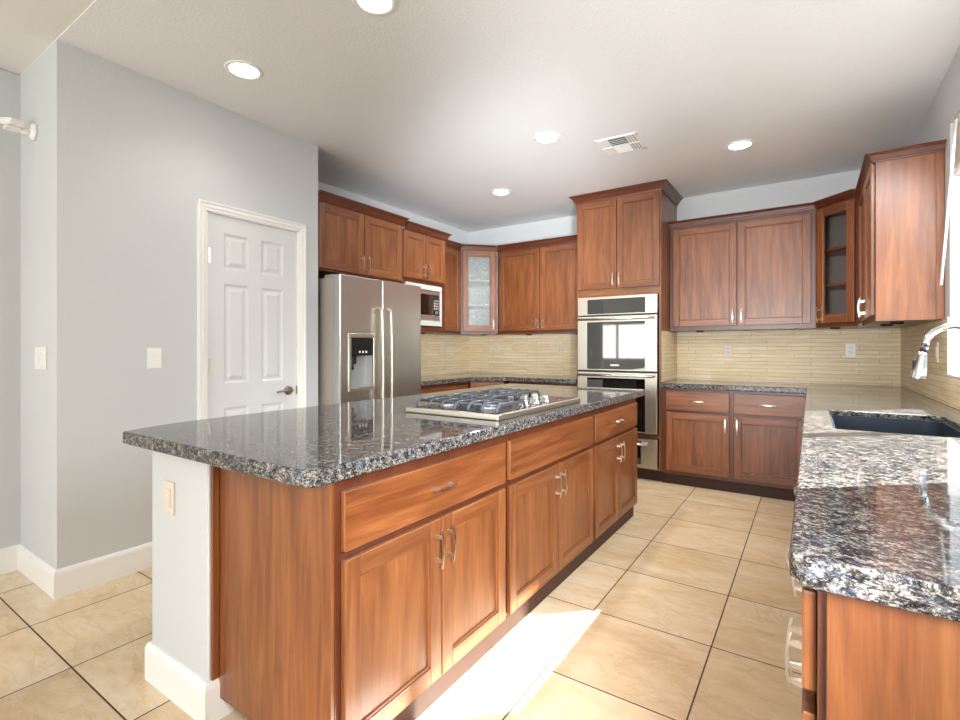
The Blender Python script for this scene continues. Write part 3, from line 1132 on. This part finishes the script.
# oven tower
t = thing('oven_tower', 'tall cherry cabinet tower around the wall ovens, reaching almost to the ceiling', 'cabinet', (-1.948, 4.63, 0), 0)
TWd = 0.816
m = MB()
m.box(0, 0.020, T + 0.001, 0.648, 0.105, 2.68, 0.001, 'z')
m.box(TWd - 0.020, TWd, T + 0.001, 0.648, 0.105, 2.68, 0.001, 'z')
m.box(0.020, TWd - 0.020, T + 0.001, 0.648, 1.726, 2.68, 0, 'x')
m.box(0.020, TWd - 0.020, T + 0.001, 0.60, 0.395, 0.428, 0, 'x')
m.box(0.020, TWd - 0.020, T + 0.001, 0.648, 0.105, 0.118, 0, 'x')
m.box(0.020, TWd - 0.020, 0.625, 0.648, 0.118, 1.726, 0, 'z')
m.build('carcass', WOOD, t)
MB().box(0, TWd, 0.075, 0.64, 0, 0.104).build('toe_kick', WOOD_DARK, t)
shaker(t, 0.012, TWd / 2 - 0.003, 1.80, 2.655, TWd / 2 - 0.031, 1.885)
shaker(t, TWd / 2 + 0.003, TWd - 0.012, 1.80, 2.655, TWd / 2 + 0.031, 1.885)
crown(t, [(0, 0.64), (0, T), (TWd, T), (TWd, 0.64)], 2.668, 2.738, 0.062)
# tile return on the tower's side
MB().box(TWd + 0.0005, TWd + 0.0035, T + 0.012, 0.632, 0.918, 1.386).build('tile_return', SPLASH_Y, t, label='strip of beige tile on the side')

# double wall oven
t = thing('wall_oven', 'stainless double wall oven with black glass doors in the tall tower', 'oven', (-1.925, 4.63, 0.43), 0)
OW = 0.765
MB().box(0.002, OW - 0.002, 0.022, 0.60, 0.003, 1.29, 0.002).build('body', BLACK, t)
cpn = MB().box(0, OW, -0.012, 0.021, 1.118, 1.293, 0.004, seg=2).build('control_panel', STEEL_B, t)
MB().box(0.10, OW - 0.107, -0.0135, -0.0122, 1.128, 1.270).build('touch_glass', BLACKGLASS, cpn)
for (z0, z1) in ((0.582, 1.104), (0.012, 0.566)):
    d = MB().box(0, OW, -0.020, 0.021, z0, z1, 0.004, seg=2).build('door', STEEL_B, t)
    MB().box(0.10, OW - 0.107, -0.0215, -0.0202, z0 + 0.012, z1 - 0.055).build('glass', BLACKGLASS, d)
    h = MB()
    zh = z1 - 0.028
    h.tube([(0.015, -0.062, zh), (OW - 0.015, -0.062, zh)], 0.0115, 16)
    for xx in (0.04, OW - 0.04):
        h.tube([(xx, -0.021, zh), (xx, -0.062, zh)], 0.010, 12)
    h.build('handle', STEEL, d)
    if z0 > 0.3:
        MB().box(0.335, 0.415, -0.0228, -0.0216, z0 + 0.045, z0 + 0.06).build('badge', WHITE, d)
# warming drawer
t = thing('warming_drawer', 'stainless warming drawer with bar handle at the bottom of the oven tower', 'drawer', (-1.925, 4.63, 0.122), 0)
MB().box(0.002, OW - 0.002, 0.022, 0.60, 0.0, 0.268, 0.002).build('body', BLACK, t)
d = MB().box(0, OW, -0.016, 0.021, 0.0, 0.268, 0.004, seg=2).build('drawer_front', STEEL_B, t)
MB().box(0.10, OW - 0.145, -0.0175, -0.0162, 0.03, 0.245).build('glass', BLACKGLASS, d)
h = MB()
h.tube([(0.03, -0.055, 0.222), (OW - 0.08, -0.055, 0.222)], 0.0115, 16)
for xx in (0.06, OW - 0.11):
    h.tube([(xx, -0.017, 0.222), (xx, -0.055, 0.222)], 0.010, 12)
h.build('handle', STEEL, d)

# refrigerator (front faces +x)
t = thing('refrigerator', 'stainless side-by-side refrigerator with an ice and water dispenser', 'refrigerator', (-2.875, 2.438, 0), R(90))
FWd = 0.912
m = MB()
m.box(0.004, FWd - 0.004, 0.085, 0.74, 0.02, 1.755, 0.006, seg=2)
for xx in (0.02, FWd - 0.09):
    m.box(xx, xx + 0.07, 0.10, 0.20, 1.755, 1.782, 0.004)
for xx in (0.05, FWd - 0.10):
    for yy in (0.14, 0.66):
        m.box(xx, xx + 0.05, yy, yy + 0.05, 0, 0.02)
m.build('body', GREYMETAL, t)
MB().box(0.01, FWd - 0.01, 0.03, 0.084, 0.02, 0.10, 0.004).build('kick_grille', BLACK, t)
SPx = 0.433
DX0, DX1, DZ0, DZ1 = 0.078, 0.356, 0.90, 1.338


def fr_door(x0, x1, cut=None):
    m = MB()
    if cut is None:
        m.box(x0, x1, 0.0, 0.082, 0.105, 1.775, 0.012, seg=3)
    else:
        b = bmesh.new()
        b.loops.layers.uv.new('UVMap')
        m.box(x0, x1, 0.001, 0.082, 0.105, cut[2], 0.006, seg=2)
        m.box(x0, x1, 0.001, 0.082, cut[3], 1.775, 0.010, seg=2)
        m.box(x0, cut[0], 0.001, 0.082, cut[2] - 0.012, cut[3] + 0.012, 0.006, seg=2)
        m.box(cut[1], x1, 0.001, 0.082, cut[2] - 0.012, cut[3] + 0.012, 0.006, seg=2)
        b.free()
        # one flush skin over the pieces
        m.box(x0 + 0.008, x1 - 0.008, 0.0, 0.004, 0.113, cut[2])
        m.box(x0 + 0.008, x1 - 0.008, 0.0, 0.004, cut[3], 1.767)
        m.box(x0 + 0.008, cut[0], 0.0, 0.004, cut[2], cut[3])
        m.box(cut[1], x1 - 0.008, 0.0, 0.004, cut[2], cut[3])
    return m.build('door', STEEL, t)


d1 = fr_door(0.0, SPx - 0.003, (DX0, DX1, DZ0, DZ1))
d2 = fr_door(SPx + 0.003, FWd)
dp = MB()
fwid = 0.026
dp.box(DX0, DX1, -0.008, 0.012, DZ1 - 0.032, DZ1, 0.003)
dp.box(DX0, DX1, -0.008, 0.012, DZ0, DZ0 + 0.028, 0.003)
dp.box(DX0, DX0 + fwid, -0.008, 0.012, DZ0 + 0.028, DZ1 - 0.032, 0.003)
dp.box(DX1 - fwid, DX1, -0.008, 0.012, DZ0 + 0.028, DZ1 - 0.032, 0.003)
dp.build('dispenser_bezel', STEEL_B, d1)
MB().box(DX0 + fwid, DX1 - fwid, 0.0, 0.012, 1.170, DZ1 - 0.032).build('dispenser_panel', BLACK, d1)
m = MB()
# curved silver recess
b = bmesh.new()
b.loops.layers.uv.new('UVMap')
rr = []
for i in range(11):
    a = -1 + 2 * i / 10
    xx = (DX0 + DX1) / 2 + a * ((DX1 - DX0) / 2 - fwid)
    yy = 0.075 - 0.065 * abs(a) ** 3
    rr.append((b.verts.new((xx, yy, DZ0 + 0.028)), b.verts.new((xx, yy, 1.17))))
for i in range(10):
    f = b.faces.new((rr[i][0], rr[i + 1][0], rr[i + 1][1], rr[i][1]))
    f.smooth = True
m._merge(b)
m.box(DX0 + fwid, DX1 - fwid, 0.0, 0.078, DZ0 + 0.02, DZ0 + 0.03)
m.build('dispenser_recess', plain('silver_recess', (150, 150, 150), 0.35), d1)
m = MB()
m.box(DX0 + 0.04, DX0 + 0.09, 0.004, 0.05, 1.105, 1.17, 0.006)
m.tube([(DX0 + 0.06, 0.03, 1.11), (DX0 + 0.058, 0.026, 1.06)], 0.016, 12)
m.build('dispenser_spout', BLACK, d1)
m = MB()
for k in range(3):
    xx = DX0 + 0.105 + k * 0.033
    m.box(xx, xx + 0.017, -0.002, 0.0, 1.188, 1.205, 0.001)
m.build('dispenser_buttons', WHITE, d1)
for d, xx in ((d1, SPx - 0.050), (d2, SPx + 0.050)):
    h = MB()
    n = 9
    pts = [(xx, -0.008, 0.42), (xx, -0.045, 0.44)]
    pts += [(xx, -0.048 - 0.012 * math.sin(math.pi * i / n), 0.47 + 1.03 * i / n) for i in range(n + 1)]
    pts += [(xx, -0.045, 1.53), (xx, -0.008, 1.55)]
    h.tube(pts, 0.0125, 14)
    h.build('handle', STEEL_B, d)

# cooktop
t = thing('gas_cooktop', 'stainless gas cooktop with grey iron grates set into the island granite', 'cooktop', (-1.10, 1.775, 0.9145), R(90))
CW_, CD_ = 0.905, 0.525
m = MB()
m.box(0, CW_, 0, CD_, 0.0, 0.024, 0.006, seg=3)
m.build('tray', STEEL_B, t)
MB().box(0.02, CW_ - 0.02, 0.02, CD_ - 0.02, 0.0235, 0.0255, 0.001).build('burner_deck', steel('steel_deck_reflection', 2, (128, 131, 138), 0.25), t)  # deck steel colour darkened to stand for its dark bluish reflection
zb = 0.0255
burners = [(0.17, 0.15, 0.040), (0.17, 0.39, 0.046), (0.445, 0.37, 0.054), (0.725, 0.37, 0.046), (0.42, 0.43, 0.03)]
for (bx_, by_, br_) in burners[:4]:
    bo = MB().lathe([(0, 0), (br_ + 0.012, 0), (br_ + 0.008, 0.010), (br_, 0.013), (0, 0.013)], (bx_, by_, zb), seg=24).build('burner', STEEL, t)
    MB().lathe([(0, 0), (br_ - 0.004, 0), (br_ - 0.006, 0.007), (0, 0.009)], (bx_, by_, zb + 0.0132), seg=24).build('burner_cap', BLACK, bo)


def grate(x0, x1, y0, y1, nb):
    g = MB()
    zt_ = 0.058
    for i in range(nb):
        yy = y0 + (y1 - y0) * i / (nb - 1)
        g.tube([(x0, yy, zb), (x0 + 0.003, yy, 0.045), (x0 + 0.020, yy, zt_), (x1 - 0.020, yy, zt_), (x1 - 0.003, yy, 0.045), (x1, yy, zb)], 0.0072, 8)
    for xx in (x0 + 0.03, (x0 + x1) / 2, x1 - 0.03):
        g.tube([(xx, y0, zt_ - 0.004), (xx, y1, zt_ - 0.004)], 0.006, 8)
    return g.build('grate', IRON, t)


grate(0.045, 0.30, 0.035, CD_ - 0.035, 7)
grate(0.315, 0.575, 0.245, CD_ - 0.035, 5)
grate(0.59, 0.86, 0.245, CD_ - 0.035, 5)
for (kx, ky) in ((0.36, 0.072), (0.475, 0.072), (0.59, 0.072), (0.53, 0.165), (0.655, 0.165)):
    k = MB()
    k.lathe([(0, 0), (0.030, 0), (0.030, 0.004), (0.024, 0.008), (0.022, 0.026), (0.019, 0.030), (0, 0.031)], (kx, ky, zb), seg=24)
    k.box(kx - 0.004, kx + 0.004, ky - 0.022, ky + 0.022, zb + 0.029, zb + 0.036, 0.002)
    k.build('knob', CHROME, t)


# ------------------------------------------------------------------ wall plates, ceiling fittings, small things
def plate(name, label, cat, loc, rz, w_, h_, kind, mat=WHITE, group=None):
    """cover plate on a wall; local front faces -y, back at y = 0"""
    t = thing(name, label, cat, loc, rz, group)
    MB().box(-w_ / 2, w_ / 2, -0.006, 0, -h_ / 2, h_ / 2, 0.0025, seg=2).build('cover_plate', mat, t)
    if kind == 'outlet':
        MB().box(-0.017, 0.017, -0.0085, -0.006, -0.034, 0.034, 0.001).build('receptacle', mat, t)
        s_ = MB()
        for zc in (0.018, -0.018):
            s_.box(-0.008, -0.006, -0.0092, -0.0085, zc - 0.002, zc + 0.007)
            s_.box(0.005, 0.007, -0.0092, -0.0085, zc - 0.002, zc + 0.007)
            s_.box(-0.002, 0.002, -0.0092, -0.0085, zc - 0.009, zc - 0.005)
        s_.build('slots', SLOT, t)
    elif kind > 0:
        for i in range(kind):
            c = (i - (kind - 1) / 2) * 0.046
            MB().box(c - 0.0165, c + 0.0165, -0.0095, -0.006, -0.033, 0.033, 0.0015).build('rocker', mat, t)
    return t


plate('light_switch', 'white three-gang switch plate on the narrow grey wall at far left', 'light switch', (-3.305, YP - 0.0005, 1.172), 0, 0.168, 0.116, 3)
plate('light_switch', 'single white rocker switch on the grey wall left of the pantry door', 'light switch', (XP + 0.0005, 1.287, 1.168), R(90), 0.076, 0.116, 1)
plate('outlet', 'pale outlet plate on the grey end of the island half wall', 'outlet', (-1.885, IY0 - 0.0005, 0.694), 0, 0.072, 0.116, 1, OFFW)
plate('outlet', 'beige outlet on the tile beside the fridge, below the microwave cabinet', 'outlet', (XL + 0.0115, 4.70, 1.236), R(90), 0.070, 0.115, 'outlet', OFFW)
plate('outlet', 'beige outlet on the tile below the textured glass corner cabinet', 'outlet', (-3.277, YB - 0.0115, 1.232), 0, 0.070, 0.115, 'outlet', OFFW)
plate('outlet', 'beige outlet on the tile just left of the oven tower', 'outlet', (-2.416, YB - 0.0115, 1.225), 0, 0.070, 0.115, 'outlet', OFFW)
plate('outlet', 'white outlet on the tile just right of the oven tower', 'outlet', (-0.66, YB - 0.0115, 1.205), 0, 0.070, 0.115, 'outlet', OFFW)
plate('outlet', 'white outlet on the back wall tile near the right hand corner', 'outlet', (0.281, YB - 0.0115, 1.210), 0, 0.070, 0.115, 'outlet', WHITE)
plate('outlet', 'cream outlet on the right wall tile between faucet and window edge', 'outlet', (XW - 0.0115, 3.85, 1.20), R(-90), 0.072, 0.116, 1, OFFW)

lamps = [(-1.58, 1.53, 'recessed ceiling light at the top edge of the picture', 10),
         (-2.567, 1.517, 'recessed ceiling light above the wall with the pantry door', 6),
         (-1.58, 3.223, 'recessed ceiling light beside the ceiling air vent', 26),
         (-0.44, 4.135, 'recessed ceiling light nearest the right wall cabinets', 30),
         (-2.495, 4.084, 'small far recessed ceiling light above the left corner cabinets', 32)]
for (x, y, lab, watt) in lamps:
    t = thing('ceiling_light', 'lit white ' + lab, 'ceiling light', (x, y, CZ), 0, 'recessed ceiling lights')
    MB().lathe([(0.072, -0.001), (0.095, -0.001), (0.097, -0.004), (0.092, -0.008), (0.076, -0.009), (0.072, -0.004)], (0, 0, 0), seg=40).build('trim_ring', TRIM, t)
    MB().lathe([(0, -0.0015), (0.0725, -0.0015), (0.0725, -0.005), (0, -0.007)], (0, 0, 0), seg=40).build('lens', LENS, t)
    d = bpy.data.lights.new('ceiling_lamp', 'SPOT')
    d.energy = watt
    d.spot_size = R(140)
    d.spot_blend = 0.8
    d.shadow_soft_size = 0.07
    d.color = (1.0, 0.97, 0.92)
    lo = bpy.data.objects.new('ceiling_lamp', d)
    lo.location = (0, 0, -0.02)
    lo.parent = t
    COL.objects.link(lo)

# air vent
t = thing('air_vent', 'square white ceiling air vent with angled louvres', 'vent', (-1.172, 3.633, CZ), R(2))
V = 0.158
m = MB()
for a in range(4):
    M4 = Matrix.Rotation(a * math.pi / 2, 4, 'Z')
    m.box(-V, V, V - 0.022, V, -0.008, -0.0005, 0.002, mat=M4)
m.build('frame', TRIM, t)
MB().box(-V + 0.02, V - 0.02, -V + 0.02, V - 0.02, -0.002, -0.0005).build('duct', SLOT, t)
for sgn in (-1, 1):
    m = MB()
    for i in range(4):
        x = sgn * (0.070 + i * 0.020)
        m.box(-0.009, 0.009, -V + 0.022, V - 0.022, -0.0007, 0.0007, mat=Matrix.Translation((x, 0, -0.008)) @ Matrix.Rotation(sgn * R(10), 4, 'Y'))
    m.box(sgn * 0.1 - 0.04, sgn * 0.1 + 0.04, -0.004, 0.004, -0.012, -0.006)
    m.build('louvre', TRIM, t)
for sgn in (-1, 1):
    m = MB()
    for i in range(4):
        y = sgn * (0.016 + i * 0.031)
        m.box(-0.058, 0.058, -0.014, 0.014, -0.0007, 0.0007, mat=Matrix.Translation((0, y, -0.008)) @ Matrix.Rotation(-sgn * R(14), 4, 'X'))
    m.build('louvre', TRIM, t)

# security camera on the narrow wall
t = thing('security_camera', 'small white security camera on a bracket high on the far left wall', 'camera', (-3.41, YP - 0.0005, 2.366), 0)
MB().lathe([(0, 0), (0.046, 0), (0.046, 0.010), (0.030, 0.020), (0, 0.022)], (0, 0, 0), (0, -1, 0), 24).build('wall_mount', WHITE, t)
MB().tube([(0, -0.018, 0), (-0.006, -0.04, -0.012), (-0.012, -0.06, -0.004)], 0.012, 10).build('arm', WHITE, t)
bd = MB()
bd.box(-0.055, 0.045, -0.032, 0.032, -0.014, 0.022, 0.010, seg=2, mat=Matrix.Translation((-0.025, -0.082, 0.022)) @ Matrix.Rotation(R(14), 4, 'Z') @ Matrix.Rotation(R(10), 4, 'Y'))
bd.build('housing', WHITE, t)
MB().box(-0.03, 0.03, -0.03, 0.03, -0.008, 0.008, 0.004, mat=Matrix.Translation((-0.02, -0.085, -0.006))).build('sensor', WHITE, t)

# window blind raised to the top of the opening, with its wand
t = thing('window_blind', 'white blind drawn up to the top of the window over the sink', 'blind', (0.655, 2.72, WZ1), 0)
MB().box(-0.025, 0.025, -0.86, 0.86, -0.05, -0.001, 0.004).build('head_rail', TRIM, t)
m = MB()
for i in range(18):
    m.box(-0.024, 0.024, -0.855, 0.855, -0.060 - i * 0.0115, -0.053 - i * 0.0115, 0.001)
m.build('slat_stack', FABRIC, t)
MB().box(-0.026, 0.026, -0.857, 0.857, -0.290, -0.268, 0.004).build('bottom_rail', TRIM, t)
MB().tube([(-0.05, 0.655, -0.06), (-0.075, 0.685, -0.48), (-0.10, 0.706, -0.882)], 0.006, 8).build('wand', WHITE, t)

# puck lights under the wall cabinets
pucks = [(-3.30, 3.85, 1.385, 'below the microwave cabinet'), (-3.20, 4.86, UZ0, 'below the textured glass corner cabinet'),
         (-2.72, 5.08, UZ0, 'below the left end of the cabinet left of the ovens'), (-2.10, 5.06, UZ0, 'just left of the oven tower'),
         (-0.87, 5.02, UZ0, 'below the wide cabinet right of the ovens'), (0.16, 4.86, UZ0, 'below the clear glass corner cabinet'),
         (0.42, 4.25, 1.385, 'below the window side cabinet, the farther of its two'), (0.44, 3.95, 1.385, 'below the window side cabinet, the nearer of its two')]
for (x, y, z, lab) in pucks:
    m = MB().lathe([(0, -0.001), (0.034, -0.001), (0.034, -0.010), (0.028, -0.014), (0, -0.014)], (0, 0, 0), seg=24)
    o = m.build('puck_light', BLACK, None, (x, y, z))
    tag(o, 'small black puck light ' + lab, 'lamp', 'under-cabinet puck lights')
